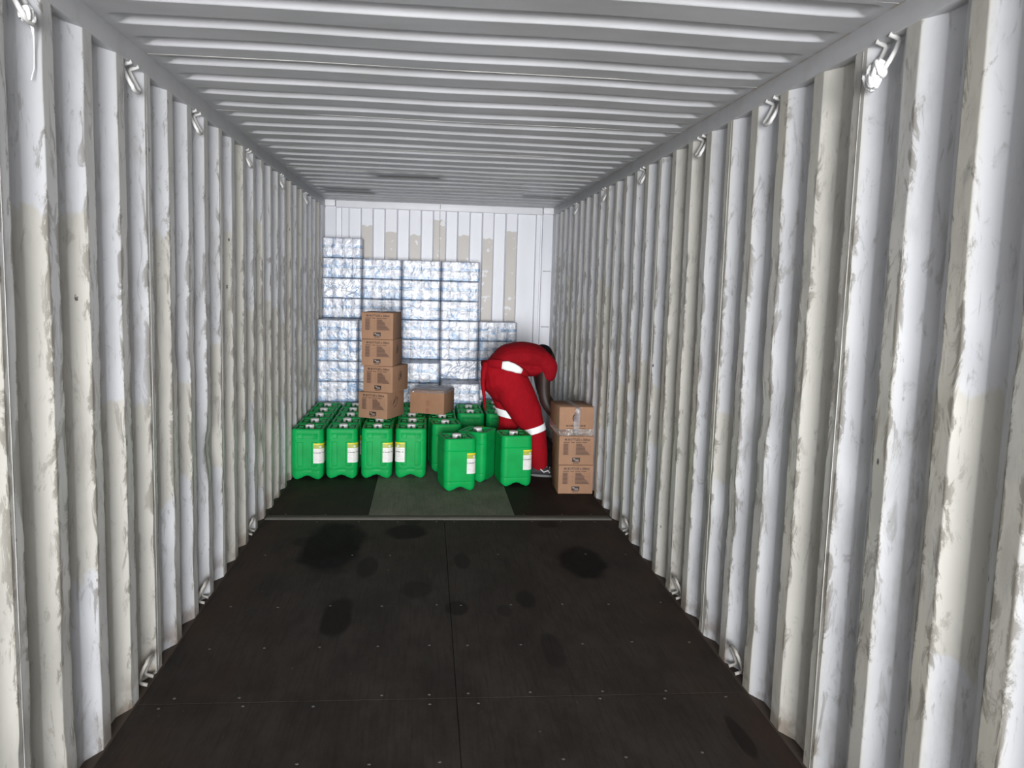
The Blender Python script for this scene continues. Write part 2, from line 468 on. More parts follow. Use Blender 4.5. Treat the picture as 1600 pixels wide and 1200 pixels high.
# ---- corrugated side walls, one welded sheet = four corrugations
def side_profile():
    """(s, depth 0 outer..1 inner, rub, edge) over one pitch beginning at the start of the inner flat"""
    A = []
    for s, d, r, e in [(0.000, 1, .9, .9), (.004, 1, 1, .8), (.02, 1, 1, .35), (.035, 1, 1, .15), (.05, 1, 1, .35), (.066, 1, 1, .8), (.070, 1, .9, .9),
                       (.074, .95, .4, .5), (.09, .72, .1, .1), (.115, .37, 0, 0), (.134, .07, 0, .1), (.138, 0, 0, .15),
                       (.142, 0, 0, .1), (.174, 0, 0, 0), (.206, 0, 0, .1),
                       (.210, 0, 0, .15), (.214, .05, 0, .1), (.235, .36, 0, 0), (.258, .70, .1, .25), (.274, .95, .5, .8)]:
        A.append((s, d, r, e))
    return A
PROF = side_profile()
def wall_panel(sign, ya, ystart, n_pitch, seed):
    """sheet from profile offset ystart, n_pitch pitches"""
    cols = []
    for k in range(n_pitch):
        for s, d, r, e in PROF: cols.append((ystart + k * P_W + s, d, r, e))
    cols.append((ystart + n_pitch * P_W, 1, .9, .9))
    zs = [-.012 + (2.325 + .012) * i / 44 for i in range(45)]
    rows, rub, edge, pt, pb = [], [], [], [], []
    ribs = {}
    for z in zs:
        row = []
        for y, d, r, e in cols:
            rk = math.floor((y - ystart - .14) / P_W) + seed
            if rk not in ribs:
                q = random.Random(rk * 7 + (3 if sign > 0 else 50)); u = q.random()
                hi = (q.uniform(.7, 1.8) if u < .55 else -1) if sign > 0 else (q.uniform(1.0, 2.0) if u < .65 else -1)
                ribs[rk] = (hi, q.uniform(-.3, .75) if q.random() < .6 else q.uniform(.5, 1.0))
                if u > .9: ribs[rk] = (2.6, -.5)
            pt.append(ribs[rk][0] if d < .999 or e > .7 else 0); pb.append(ribs[rk][1])
            x = XO - (XO - XI) * d
            low = max(0, 1 - abs(z - .75) / 1.2)
            pr = d ** 1.5
            dn = noise.noise(Vector((sign * 3.1, y * 4.2, z * 3.0)))
            dn2 = noise.noise(Vector((sign * 9.7 + 4, y * 9.0, z * 8.0)))
            fade = min(1, max(0, (2.28 - z) / .15)) * min(1, (z + .012) / .1)
            push = (.004 * max(0, dn) * pr + .0022 * dn2 * (.3 + .7 * low)) * fade
            dent = max(0, noise.noise(Vector((sign * 5.5 + 11, y * 3.1, z * 4.5))) - .36) * .03 * pr * fade * (.1 + low)
            yy = y + (.002 * dn2 + .0028 * noise.noise(Vector((2.2 * sign, y * 6, z * 5.5))) * e) * fade
            row.append((sign * (x + push + dent), yy, z))
            rub.append(r); edge.append(e)
        rows.append(row)
    mb = MB(); mb.grid(rows, flip=(sign > 0))
    me = mb.mesh('steel_panel', M_WALL, True)
    for nm, vals in (('rub', rub), ('edge', edge), ('ptop', pt), ('pbot', pb)):
        a = me.attributes.new(nm, 'FLOAT', 'POINT'); a.data.foreach_set('value', vals)
    return sharp(me, math.radians(50))

def side_wall(name, sign, y0):
    root = structure(link(name, None))
    # sheets joined on an inner flat; y0 = phase of an inner flat's near edge
    k0 = -int((y0 - DOOR_Y) / P_W)
    y = y0 + k0 * P_W
    n_tot = int((BACK_Y - y) / P_W)
    first = 1 + (-k0) % 4 if sign > 0 else (-k0) % 4 + 2
    k = 0
    step = first % 4 or 4
    while k < n_tot:
        n = min(step, n_tot - k)
        link('steel_panel', wall_panel(sign, 0, y + k * P_W, n, k), root)
        k += n; step = 4
        if k < n_tot:
            yy = y + k * P_W + .022
            mb = MB(); mb.tube([(sign * (XI - .0005), yy, 0.0), (sign * (XI - .0005), yy, 2.31)], .0013 if sign > 0 else .0008, 6)
            link('weld_seam', mb.mesh('weld_seam', M_WELD, True), root)
    ye = y + n_tot * P_W
    if ye < BACK_Y + .03:
        mb = MB(); mb.box(sign * XI, sign * (XI + .004), ye, BACK_Y + .05, -.012, 2.325)
        o = link('steel_panel', fix_normals(mb.mesh('end_strip', M_WALL)), root)
    return root
WL = side_wall('wall_left', -1, 2.756)
WR = side_wall('wall_right', 1, 2.209)

# ---- end wall
BX = [-.936, -.815, -.693, -.572, -.444, -.322, -.199, -.075, .057, .178, .306, .435, .556, .681, .804, .925]
TOPS = {1: 2.142, 3: 2.088, 5: 2.065, 7: 2.229, 9: 2.082, 11: 2.058, 13: 2.132}
def end_wall():
    root = structure(link('wall_back', None))
    prof = []      # x, y offset (0 proud, .045 deep), rub, top
    prof.append((-1.075, .045, 0, 0)); prof.append((-1.02, .045, 0, 0)); prof.append((-1.010, .02, 0, 0)); prof.append((-.948, .02, 0, 0))
    for i in range(len(BX) - 1):
        a, b = BX[i], BX[i + 1]
        deep = .0 if i % 2 else .036
        r = 1.0 if i % 2 else 0.0
        tp = TOPS.get(i, 0)
        for x in (a + .008, a + .012, (a + b) / 2, b - .012, b - .008): prof.append((x, deep, r, tp))
    prof += [(.93, .036, 0, 0), (.996, .036, 0, 0), (1.006, .01, 0, 0), (1.048, .01, 0, 0), (1.056, .045, 0, 0), (1.08, .045, 0, 0)]
    zs = [i * 2.34 / 30 for i in range(31)]
    rows, rub, top = [], [], []
    for z in zs:
        row = []
        for x, d, r, tp in prof:
            dn = .003 * noise.noise(Vector((x * 7, z * 4, 3.3)))
            row.append((x, BACK_Y + d + dn, z)); rub.append(r); top.append(tp)
        rows.append(row)
    mb = MB(); mb.grid(rows)
    me = mb.mesh('steel_panel', M_BACK, True)
    for nm, vals in (('rub', rub), ('top', top)):
        a = me.attributes.new(nm, 'FLOAT', 'POINT'); a.data.foreach_set('value', vals)
    link('steel_panel', sharp(me, math.radians(30)), root)
    mb = MB(); mb.tube([(-.008, BACK_Y + .0, .0), (-.008, BACK_Y, 2.33)], .003, 6)
    link('weld_seam', mb.mesh('weld_seam', M_WELD, True), root)
    # corner posts
    for sg in (-1, 1):
        mb = MB()
        x0, x1 = sorted((sg * 1.068, sg * 1.23))
        mb.box(x0, x1, BACK_Y + .0, BACK_Y + .12, -.02, 2.33)
        p = link('corner_post', bevelled(fix_normals(mb.mesh('corner_post', M_BACK)), .006, 2), root)
        if sg > 0:
            for z in (1.735, 1.150):
                mb = MB(); mb.tube([(1.085, BACK_Y - .012, z), (1.165, BACK_Y - .012, z)], .006, 8)
                link('lashing_bar', mb.mesh('lashing_bar', M_RAIL, True), p)
    # header beam and corner fittings
    mb = MB(); mb.box(-1.068, 1.062, BACK_Y - .02, BACK_Y + .1, 2.318, 2.40)
    h = link('header_beam', bevelled(fix_normals(mb.mesh('header_beam', M_HEAD)), .006, 2), root)
    mb = MB(); mb.box(-.009, -.004, BACK_Y - .0225, BACK_Y - .019, 2.335, 2.385)
    link('weld_seam', fix_normals(mb.mesh('header_weld', M_STRIP)), h)
    for x0, x1 in ((-1.2, -1.072), (1.066, 1.2)):
        mb = MB(); mb.box(x0, x1, BACK_Y - .05, BACK_Y + .1, 2.325, 2.40)
        link('corner_fitting', bevelled(fix_normals(mb.mesh('corner_fitting', M_HEAD)), .006, 2), root)
    return root
end_wall()

# ---- roof: die-stamped sheets, four grooves each
PR = 0.2531
Y_R0 = 2.956
def roof_z(x, y):
    s = ((y - Y_R0) % PR) - PR            # -PR..0, far wall of the groove ends at 0
    g = 0.0
    a, b, c, d = -.112, -.088, -.022, -.002
    if a < s < d:
        if s < b: g = (s - a) / (b - a)
        elif s < c: g = 1
        else: g = (d - s) / (d - c)
        g = g * g * (3 - 2 * g)
    ax = abs(x)
    m = 1 if ax < 1.085 else max(0, 1 - (ax - 1.085) / .05)
    m = m * m * (3 - 2 * m)
    sag = .006 * noise.noise(Vector((x * 1.3, y * 1.1, 5)))
    return Z_ROOF + .022 * g * m + sag * min(1, (1.17 - min(ax, 1.17)) / .2)
def roof():
    root = structure(link('ceiling', None))
    xs = [-1.24, -1.172, -1.15, -1.135, -1.12, -1.105, -1.085] + [-1.0 + 2.0 * i / 20 for i in range(21)] + [1.085, 1.105, 1.12, 1.135, 1.15, 1.172, 1.24]
    offs = [-PR + .02 * 0, -.235, -.20, -.16, -.125, -.112, -.104, -.096, -.088, -.07, -.05, -.03, -.022, -.0165, -.012, -.0075, -.002]
    seam0 = Y_R0 + PR * 1.45
    k0 = math.floor((DOOR_Y - seam0) / (4 * PR))
    k = k0
    while True:
        ya = seam0 + k * 4 * PR; yb = ya + 4 * PR
        if ya > BACK_Y: break
        lo, hi = max(ya, DOOR_Y), min(yb, BACK_Y + .1)
        ys = sorted({round(Y_R0 + j * PR + o, 5) for j in range(-40, 40) for o in offs if lo < Y_R0 + j * PR + o < hi} | {lo, hi})
        mb = MB(); mb.grid([[(x, y, roof_z(x, y)) for x in xs] for y in ys], flip=True)
        link('roof_panel', mb.mesh('roof_panel', M_ROOF, True), root)
        if DOOR_Y < ya < BACK_Y:
            mb = MB(); mb.tube([(x, ya, roof_z(x, ya) - .0005) for x in (-1.165, -.6, 0, .6, 1.165)], .0012, 5)
            link('weld_seam', mb.mesh('roof_weld', M_WELD, True), root)
        k += 1
    # little steel plates bent down from the roof near the end wall
    return root
roof()

# ---- rails with lashing rings
RING_Y = [2.39, 3.197, 4.03, 5.14, 6.26, 7.48]
def ring_mesh(sg, up):
    mb = MB(); pts = []
    if up:   # hangs below the top rail
        prof = [(1.168, 2.318), (1.196, 2.308), (1.200, 2.300), (1.190, 2.275), (1.174, 2.245), (1.168, 2.236)]
    else:
        prof = [(1.168, .012), (1.192, .018), (1.200, .028), (1.190, .058), (1.176, .088), (1.170, .096)]
    a = [(sg * x, -.036, z) for x, z in prof]
    b = [(sg * x, .036, z) for x, z in prof][::-1]
    e = prof[-1]; dz = -.012 if up else .012
    mid = [(sg * (e[0] - .001), -.030, e[1] + dz * .7), (sg * (e[0] - .002), -.015, e[1] + dz), (sg * (e[0] - .002), .015, e[1] + dz), (sg * (e[0] - .001), .030, e[1] + dz * .7)]
    mb.tube(a + mid + b, .0075, 8)
    return mb.mesh('lashing_ring', M_RING if up else M_RING2, True)
def rails():
    for i, sg in enumerate((-1, 1)):
        mb = MB(); x0, x1 = sorted((sg * X_RAIL, sg * 1.235))
        mb.box(x0, x1, DOOR_Y, BACK_Y + .1, Z_RAIL, Z_ROOF + .004)
        r = structure(link('trim_%d' % (i + 1), bevelled(fix_normals(mb.mesh('top_rail', M_RAIL)), .005, 2)))
        me = ring_mesh(sg, True)
        for y in RING_Y:
            o = link('lashing_ring', me, r); o.location = (0, y, 0)
        mb = MB(); x0, x1 = sorted((sg * 1.166, sg * 1.235))
        mb.box(x0, x1, DOOR_Y, BACK_Y + .1, -.08, -.006)
        r = structure(link('trim_%d' % (i + 3), bevelled(fix_normals(mb.mesh('bottom_rail', M_RUST)), .004, 1)))
        me = ring_mesh(sg, False)
        for y in RING_Y[1:4]:
            o = link('lashing_ring', me, r); o.location = (0, y + .015, 0)
rails()

# ---- floor
def floor():
    mb = MB(); mb.box(-1.23, 1.23, DOOR_Y, BACK_Y + .1, -.10, -.032)
    root = structure(link('floor', fix_normals(mb.mesh('underfloor', M_RUST))))
    g = .0007
    def sheet(x0, x1, y0, y1, m, dz=0):
        mb = MB(); mb.box(x0 + g, x1 - g, y0 + g, y1 - g, -.03, dz)
        return link('plywood_sheet', bevelled(fix_normals(mb.mesh('plywood_sheet', m)), .0025, 1, smooth=False), root)
    E = 1.164
    ys = [DOOR_Y, -1.79, .63, 3.043, 5.487]
    for a, b in zip(ys[:-1], ys[1:]):
        sheet(-E, .015, a, b, M_FLOOR); sheet(.015, E, a, b, M_FLOOR, -.0008)
    mb = MB(); mb.box(-E, E, 5.489, 5.594, -.03, .0015)
    link('steel_strip', bevelled(fix_normals(mb.mesh('steel_strip', M_STRIP)), .002, 1), root)
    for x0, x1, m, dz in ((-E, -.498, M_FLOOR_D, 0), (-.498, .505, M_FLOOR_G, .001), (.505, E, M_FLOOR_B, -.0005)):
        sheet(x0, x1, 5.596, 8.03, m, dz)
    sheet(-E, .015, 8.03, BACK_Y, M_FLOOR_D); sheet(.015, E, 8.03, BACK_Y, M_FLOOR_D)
    # screw heads along the joints
    mb = MB(); rnd = random.Random(3)
    rows = [2.35, 2.43] + [3.008, 3.078] + [3.6, 4.1] + [5.40]
    for yr in (1.75, 2.30, 2.62, 3.008, 3.078, 3.52, 3.98, 4.75, 5.44, 5.62):
        for x in (-1.05, -.80, -.55, -.3, -.06, .09, .33, .58, .83, 1.06):
            if rnd.random() < .25: continue
            cx, cy, r = x + rnd.uniform(-.03, .03), yr + rnd.uniform(-.01, .01), .0065
            ring = [(cx + r * math.cos(2 * PI * k / 8), cy + r * math.sin(2 * PI * k / 8), 0) for k in range(8)]
            top = [(cx + .7 * r * math.cos(2 * PI * k / 8), cy + .7 * r * math.sin(2 * PI * k / 8), .0022) for k in range(8)]
            b = len(mb.v); mb.grid([ring, top], closed_u=True)
            mb.f.append(tuple(b + 8 + k for k in range(8))); mb.mi.append(0)
    s = link('screw_head', mb.mesh('screw_head', M_SCREW), root); s['kind'] = 'stuff'
floor()
mb = MB(); mb.grid([[(-40, DOOR_Y - 60, -1.2), (40, DOOR_Y - 60, -1.2)], [(-40, 30, -1.2), (40, 30, -1.2)]])
structure(link('ground', mb.mesh('ground', M_GROUND)))

# ------------------------------------------------------------------ packs of wrapped rolls
PW, PD, PH, RR = .3915, .296, .1995, .0488
def roll_mesh():
    mb = MB(); seg = 20
    prof = [(.016, .004), (.036, 0.001), (.0465, .004), (RR, .010), (RR, .05), (RR, .090), (.0465, .0965), (.036, .0992), (.016, .0965)]
    rows = [[(r * math.cos(2 * PI * k / seg), r * math.sin(2 * PI * k / seg), z) for k in range(seg)] for r, z in prof]
    mb.grid(rows, closed_u=True)
    mb.f.append(tuple(range(seg))[::-1]); mb.mi.append(0)
    e = (len(prof) - 1) * seg
    mb.f.append(tuple(e + k for k in range(seg))); mb.mi.append(0)
    return mb.mesh('roll', M_ROLL, True)
def film_mesh(seed, w, d, h, mat, amp=.0045):
    bm = bmesh.new()
    bmesh.ops.create_cube(bm, size=1)
    bmesh.ops.subdivide_edges(bm, edges=bm.edges[:], cuts=15, use_grid_fill=True)
    for v in bm.verts:
        p = Vector((v.co.x * w, v.co.y * d, (v.co.z + .5) * h))
        c = Vector((max(-w / 2 + .004, min(w / 2 - .004, p.x)), max(-d / 2 + .004, min(d / 2 - .004, p.y)), max(.004, min(h - .004, p.z))))
        q = p - c
        if q.length > 1e-6:
            r = q / .004; L = r.length
            q = r / L * .004
        p = c + q
        nrm = q.normalized() if q.length > 0 else Vector((0, 0, 1))
        n1 = noise.noise(Vector((p.x * 22 + seed * 7, p.y * 22, p.z * 14 + seed)))
        n2 = noise.noise(Vector((p.x * 8 - seed * 3, p.y * 8 + seed, p.z * 40)))
        side = 1 if abs(nrm.y) > .7 else .12
        # the film dips a little between neighbouring rolls
        dip = -.002 * math.cos(2 * PI * p.x / (PW / 4)) * (1 if abs(nrm.y) > .7 else 0)
        v.co = p + nrm * ((n1 * .6 + n2 * .4) * amp * side - amp * .45 * side + dip * .5)
    me = bpy.data.meshes.new('shrink_film')
    for f in bm.faces: f.smooth = True
    bm.to_mesh(me); bm.free(); me.materials.append(mat)
    return me
ROLL = roll_mesh()
FILMS = [film_mesh(i, PW + .0018, PD + .002, PH + .0002, M_FILM if i < 5 else M_FILMH, .0035 if i < 5 else .007) for i in range(6)]
def inner_rolls():
    bm = bmesh.new()
    for j in (1, 2):
        for i in range(4):
            for k in range(2):
                b2 = bmesh.new(); b2.from_mesh(ROLL)
                bmesh.ops.translate(b2, verts=b2.verts, vec=((i - 1.5) * .0979, -PD / 2 + RR + .0025 + j * .0979, .0005 + k * .0995))
                tmp = bpy.data.meshes.new('tmp'); b2.to_mesh(tmp); b2.free(); bm.from_mesh(tmp); bpy.data.meshes.remove(tmp)
    me = bpy.data.meshes.new('inner_rolls'); bm.to_mesh(me); bm.free(); me.materials.append(M_ROLL)
    return me
INNER = inner_rolls()
ORD = ['topmost', 'second from top', 'third from top', 'fourth from top', 'fifth from top', 'sixth from top', 'seventh from top', 'eighth from top', 'ninth from top', 'bottom']
def make_pack(label, loc, film, rz):
    t = thing('roll_pack', label, 'roll pack', loc, rz, 'shrink-wrapped packs of white rolls stacked at the end wall')
    link('shrink_film', FILMS[film], t)
    for k in range(2):
        for i in range(4):
            r = link('roll', ROLL, t); r.location = ((i - 1.5) * .0979, -PD / 2 + RR + .0025, .0005 + k * .0995)
            r.rotation_euler = (0, 0, (i * 1.7 + k * 2.3 + loc[0] * 5 + loc[2] * 9) % (2 * PI))
    o = link('inner_roll', INNER, t); o['kind'] = 'stuff'
    return t
rp = random.Random(11)
def column(cx, yf, n, where):
    for k in range(n):
        lab = 'film-wrapped pack of white rolls, %s %s' % (ORD[n - 1 - k] if k else 'bottom one', where)
        make_pack(lab, (cx, yf + PD / 2 + rp.uniform(0, .012), .0005 + k * .2), rp.randrange(6), 0)
BACKF, FRONTF = 8.535, 8.175
column(-.977, BACKF, 10, 'in the tallest back column')
column(-.582, BACKF, 9, 'in the back column beside the tallest')
column(-.187, BACKF, 9, 'in the third back column from left')
column(.208, BACKF, 9, 'in the fourth back column from left')
column(.603, BACKF, 6, 'in the short back column above the worker')
column(-.979, FRONTF, 6, 'in the front column by the left wall')
column(-.584, FRONTF, 6, 'in the front column behind the box tower')
column(-.189, FRONTF, 4, 'in the front column behind the lone box')
column(.213, FRONTF, 3, 'in the lowest front column')

# ------------------------------------------------------------------ jerrycans
CW, CD, CH, CR = .25, .290, .405, .042
XS_FACE = [-.083, -.078, -.074, -.040, -.036, -.032, -.028, 0, .028, .032, .036, .040, .074, .078, .083]
ZS = [0, .004, .012, .03, .055, .068, .072, .076, .080, .095, .100, .104, .108, .14, .18, .22, .26, .292, .296, .300, .304, .308, .312, .322, .326, .330, .35, .362, .366, .372, .385, .395, .401, .405]
def relief(x, z, plain):
    ax = abs(x)
    def band(v, a, b, e=.004): return max(0, min(1, (v - a) / e)) * max(0, min(1, (b - v) / e))
    if ax > .083: 
        return .0022 * (band(z, .304, .312, .003) + band(z, .068, .076, .003))
    if plain:
        return .003 * (band(z, .304, .312, .003) + band(z, .068, .076, .003))
    d = 0
    d += .005 * band(ax, .032, .080) * band(z, .104, .300)          # tall side panels
    d += .004 * band(ax, .032, .080) * band(z, .326, .366)          # little upper squares
    d += .002 * band(ax, -1, .036, .004) * band(z, .326, .366)
    d += .0035 * band(z, .068, .080) * (1 if ax > .028 else .5)
    return d
def can_body(plain):
    # perimeter: front face (y=-CD/2) left->right, right corner, right side, ... closed, counter-clockwise seen from above
    per = []
    hx, hy = CW / 2 - CR, CD / 2 - CR
    def corner(cx, cy, a0):
        for k in range(1, 6):
            a = a0 + (PI / 2) * k / 6
            per.append((cx + CR * math.cos(a), cy + CR * math.sin(a), math.cos(a), math.sin(a)))
    for x in XS_FACE: per.append((x, -CD / 2, 0, -1))
    corner(hx, -hy, -PI / 2)
    for y in [-hy, -hy + .005, -.05, 0, .05, hy - .005, hy]: per.append((CW / 2, y, 1, 0))
    corner(hx, hy, 0)
    for x in XS_FACE[::-1]: per.append((x, CD / 2, 0, 1))
    corner(-hx, hy, PI / 2)
    for y in [hy, hy - .005, .05, 0, -.05, -hy + .005, -hy]: per.append((-CW / 2, y, -1, 0))
    corner(-hx, -hy, PI)
    rows = []
    for z in ZS:
        row = []
        if z < .03: ins = .012 * (1 - math.sqrt(max(0, 1 - (1 - z / .03) ** 2)))
        elif z > .385: ins = .010 * (1 - math.sqrt(max(0, 1 - ((z - .385) / .02) ** 2)))
        else: ins = 0
        bulge = .0025 * math.sin(PI * min(1, z / .4)) - .0015
        for x, y, nx, ny in per:
            face = abs(ny) > .5
            d = relief(x, z, plain) if face else (relief(1, z, plain) if abs(nx) > .5 else 0)
            ax = abs(x)
            arch = .030 * max(0, 1 - (ax / .050) ** 2) ** .8 + .016 * max(0, (ax - .085) / .04) ** 2
            arch *= 1 if abs(y) > CD / 2 - .05 else .3
            zz = z + arch * max(0, 1 - z / .066) if z < .066 else z
            # deck side: saddle in the middle of the side rims
            q = -ins + bulge - d
            sx = -.004 * (z / .4) 
            row.append((x + nx * q, y + ny * q, zz))
        rows.append(row)
    mb = MB(); m = len(per)
    mb.grid(rows, closed_u=True)
    def inset_ring(amount, z, fn=None):
        r = []
        for x, y, nx, ny in per:
            xx, yy = x - nx * amount, y - ny * amount
            r.append((xx, yy, fn(xx, yy) if fn else z))
        return r
    top = [inset_ring(.018, .4055), inset_ring(.026, .400), inset_ring(.030, .378), inset_ring(.036, .374)]
    b = len(mb.v); base_top = (len(ZS) - 1) * m
    mb.add([p for r in top for p in r], [])
    def stitch(i0, i1):
        for j in range(m):
            k = (j + 1) % m
            mb.f.append((i0 + j, i0 + k, i1 + k, i1 + j)); mb.mi.append(0)
    stitch(base_top, b)
    for i in range(3): stitch(b + i * m, b + (i + 1) * m)
    mb.f.append(tuple(b + 3 * m + j for j in range(m))); mb.mi.append(0)
    mb.v.append((0, 0, .036)); c = len(mb.v) - 1
    for j in range(m): mb.f.append(((j + 1) % m, j, c)); mb.mi.append(0)
    # stacking blocks left and right on the deck
    for sg in (-1, 1):
        x0, x1 = sorted((sg * .047, sg * .094))
        for y0, y1 in ((-.112, -.02), (.02, .112)):
            k = len(mb.v)
            mb.add([(x0, y0, .372), (x1, y0, .372), (x1, y1, .372), (x0, y1, .372), (x0 + .006, y0 + .006, .398), (x1 - .006, y0 + .006, .398), (x1 - .006, y1 - .006, .398), (x0 + .006, y1 - .006, .398)],
                   [(0, 1, 5, 4), (1, 2, 6, 5), (2, 3, 7, 6), (3, 0, 4, 7), (4, 5, 6, 7)])
    return sharp(mb.mesh('jerrycan_body', M_CAN, True), math.radians(40))
def can_cap():
    mb = MB(); seg = 32
    def ring(r, z, rib=0): return [((r - (rib if k % 2 else 0)) * math.cos(2 * PI * k / seg), (r - (rib if k % 2 else 0)) * math.sin(2 * PI * k / seg), z) for k in range(seg)]
    rows = [ring(.0345, .374), ring(.0355, .378), ring(.0355, .412), ring(.0335, .4172), ring(.026, .418), ring(.023, .4165)]
    mb.grid(rows, closed_u=True); e = (len(rows) - 1) * seg
    mb.f.append(tuple(e + k for k in range(seg))); mb.mi.append(0)
    return mb.mesh('cap', M_CAP, True)
def can_handle():
    mb = MB()
    mb.tube([(0, -.112, .370), (0, -.108, .384), (0, -.098, .394), (0, -.07, .398), (0, -.045, .398), (0, -.034, .393), (0, -.030, .374)], [(.010, .015)] * 7, 10)
    return mb.mesh('handle', M_DGREEN, True)
def can_label(mirror):
    # wraps the front right corner onto the right side
    path = []
    hx, hy, e = CW / 2 - CR, CD / 2 - CR, .0022
    for x in (.048, .06, .07, hx): path.append((x, -CD / 2 - e))
    for k in range(1, 7):
        a = -PI / 2 + PI / 2 * k / 6
        path.append((hx + (CR + e) * math.cos(a), -hy + (CR + e) * math.sin(a)))
    for y in (-.08, -.05, -.02, .01): path.append((CW / 2 + e, y))
    zs = [.132 + (.292 - .132) * i / 8 for i in range(9)]
    mb = MB()
    sg = -1 if mirror else 1
    mb.grid([[(sg * x, y, z) for x, y in path] for z in zs], flip=mirror)
    # thickness: turn the edge back to the body
    return mb.mesh('label', M_LABEL, True)
def can_emblem(mirror):
    mb = MB(); sg = -1 if mirror else 1
    c = Vector((CW / 2 - CR + (CR + .0034) * math.cos(-PI / 4 - .35), -CD / 2 + CR + (CR + .0034) * math.sin(-PI / 4 - .35), .264))
    t = Vector((math.cos(PI / 4 - .35), math.sin(PI / 4 - .35), 0))
    pts = [c + t * (.011 * math.cos(2 * PI * k / 14)) + Vector((0, 0, .011 * math.sin(2 * PI * k / 14))) for k in range(14)]
    pts = [(sg * p.x, p.y, p.z) for p in pts]
    mb.add(pts, [tuple(range(14)) if not mirror else tuple(range(14))[::-1]])
    return mb.mesh('emblem', M_EMBLEM)
BODY = {0: can_body(False), 1: can_body(True)}
CAP, HANDLE = can_cap(), can_handle()
LABEL = {0: can_label(False), 1: can_label(True)}
EMB = {0: can_emblem(False), 1: can_emblem(True)}
CANS = {}
def can(x, yf, label, plain=0, mirror=0, rz=0.0, group='green jerrycans standing in rows'):
    """x, yf: middle of the front face on the floor"""
    loc = (x - math.sin(rz) * CD / 2, yf + math.cos(rz) * CD / 2, 0.0015)
    key = (plain, mirror)
    if key in CANS: 
        c = copy_thing(CANS[key], label, loc, rz)
        c['group'] = group
        return c
    t = thing('jerrycan', label, 'jerrycan', loc, rz, group)
    link('can_body', BODY[plain], t); o = link('cap', CAP, t); o.location = (0, .012, 0)
    link('handle', HANDLE, t)
    l = link('label', LABEL[mirror], t); link('emblem', EMB[mirror], l)
    CANS[key] = t
    return t
ROWN = ['front', 'second', 'third', 'fourth', 'rearmost']
cn = [(-1.040, 6.615, 'column along the left wall', 5, 0), (-.784, 6.655, 'column second from left wall', 5, 0),
      (-.508, 6.672, 'column in front of the box tower', 5, 0), (-.236, 6.69, 'column right of the box tower', 5, 1)]
rc = random.Random(5)
for ci, (x, yf, where, n, mir) in enumerate(cn):
    for k in range(n):
        xx = x + (rc.uniform(-.004, .004) if k else 0)
        if ci == 0: xx = [-1.047, -1.045, -1.042, -1.042, -1.044][k]
        can(xx, yf + k * .298, 'green jerrycan with white cap, %s one in the %s' % (ROWN[k], where), 0, mir, rc.uniform(-.02, .02) if k else 0)
for k in range(4):
    can(.062 - .012 * k if k == 0 else .028, [6.925, 7.232, 7.535, 7.838][k], 'green jerrycan with white cap, %s one in the column before the lone box' % ROWN[k], 1, 0, .10 if k == 0 else .02)
for k in range(2):
    can(.29, 7.53 + .303 * k, 'green jerrycan with white cap, %s one beside the lone box' % ('front' if k == 0 else 'rear'), 0, 0, 0)
for k, nm in enumerate(('front', 'middle', 'rear')):
    can(.555 + .004 * k, 7.52 + .303 * k, 'green jerrycan with white cap, %s one behind the worker' % nm, 0, 0, 0)
can(.152, 6.268, 'green jerrycan standing loose, foremost of all', 1, 0, math.radians(11), 'loose green jerrycans in front')
can(.238, 6.582, 'green jerrycan turned askew behind the foremost one', 1, 1, math.radians(-25), 'loose green jerrycans in front')
can(.602, 6.425, "green jerrycan standing loose before the worker's legs", 1, 0, math.radians(7), 'loose green jerrycans in front')

# ------------------------------------------------------------------ cardboard boxes
def text_mesh(s, size, M, mat):
    cu = bpy.data.curves.new('txt', 'FONT'); cu.body = s; cu.size = size; cu.align_x = 'CENTER'; cu.align_y = 'CENTER'
    cu.extrude = .00015; cu.offset = .0006
    o = bpy.data.objects.new('txt', cu); COL.objects.link(o)
    dg = bpy.context.evaluated_depsgraph_get(); dg.update()
    me = bpy.data.meshes.new_from_object(o.evaluated_get(dg))
    bpy.data.objects.remove(o); bpy.data.curves.remove(cu)
    me.transform(M); me.materials.clear(); me.materials.append(mat)
    return me
def face_M(x, y, z):   # XY of text -> XZ of the front face
    return Matrix.Translation((x, y, z)) @ Matrix.Rotation(PI / 2, 4, 'X')
def bar(mb, x0, x1, z0, z1, y, t=.0004, mi=0): mb.box(x0, x1, y - t, y, z0, z1, mi)
def box_body(w, d, h, mat):
    mb = MB(); mb.box(-w / 2, w / 2, -d / 2, d / 2, 0, h)
    me = bevelled(fix_normals(mb.mesh('carton_body', mat)), .004, 2)
    return sharp(me, .7)
def box_flaps(w, d, h):
    out = []
    for sg in (-1, 1):
        mb = MB(); x0, x1 = sorted((sg * .0015, sg * (w / 2 - .0015)))
        mb.box(x0, x1, -d / 2 + .0015, d / 2 - .0015, h - .0005, h + .0025)
        out.append(bevelled(fix_normals(mb.mesh('flap', M_CARDE)), .001, 1))
    return out
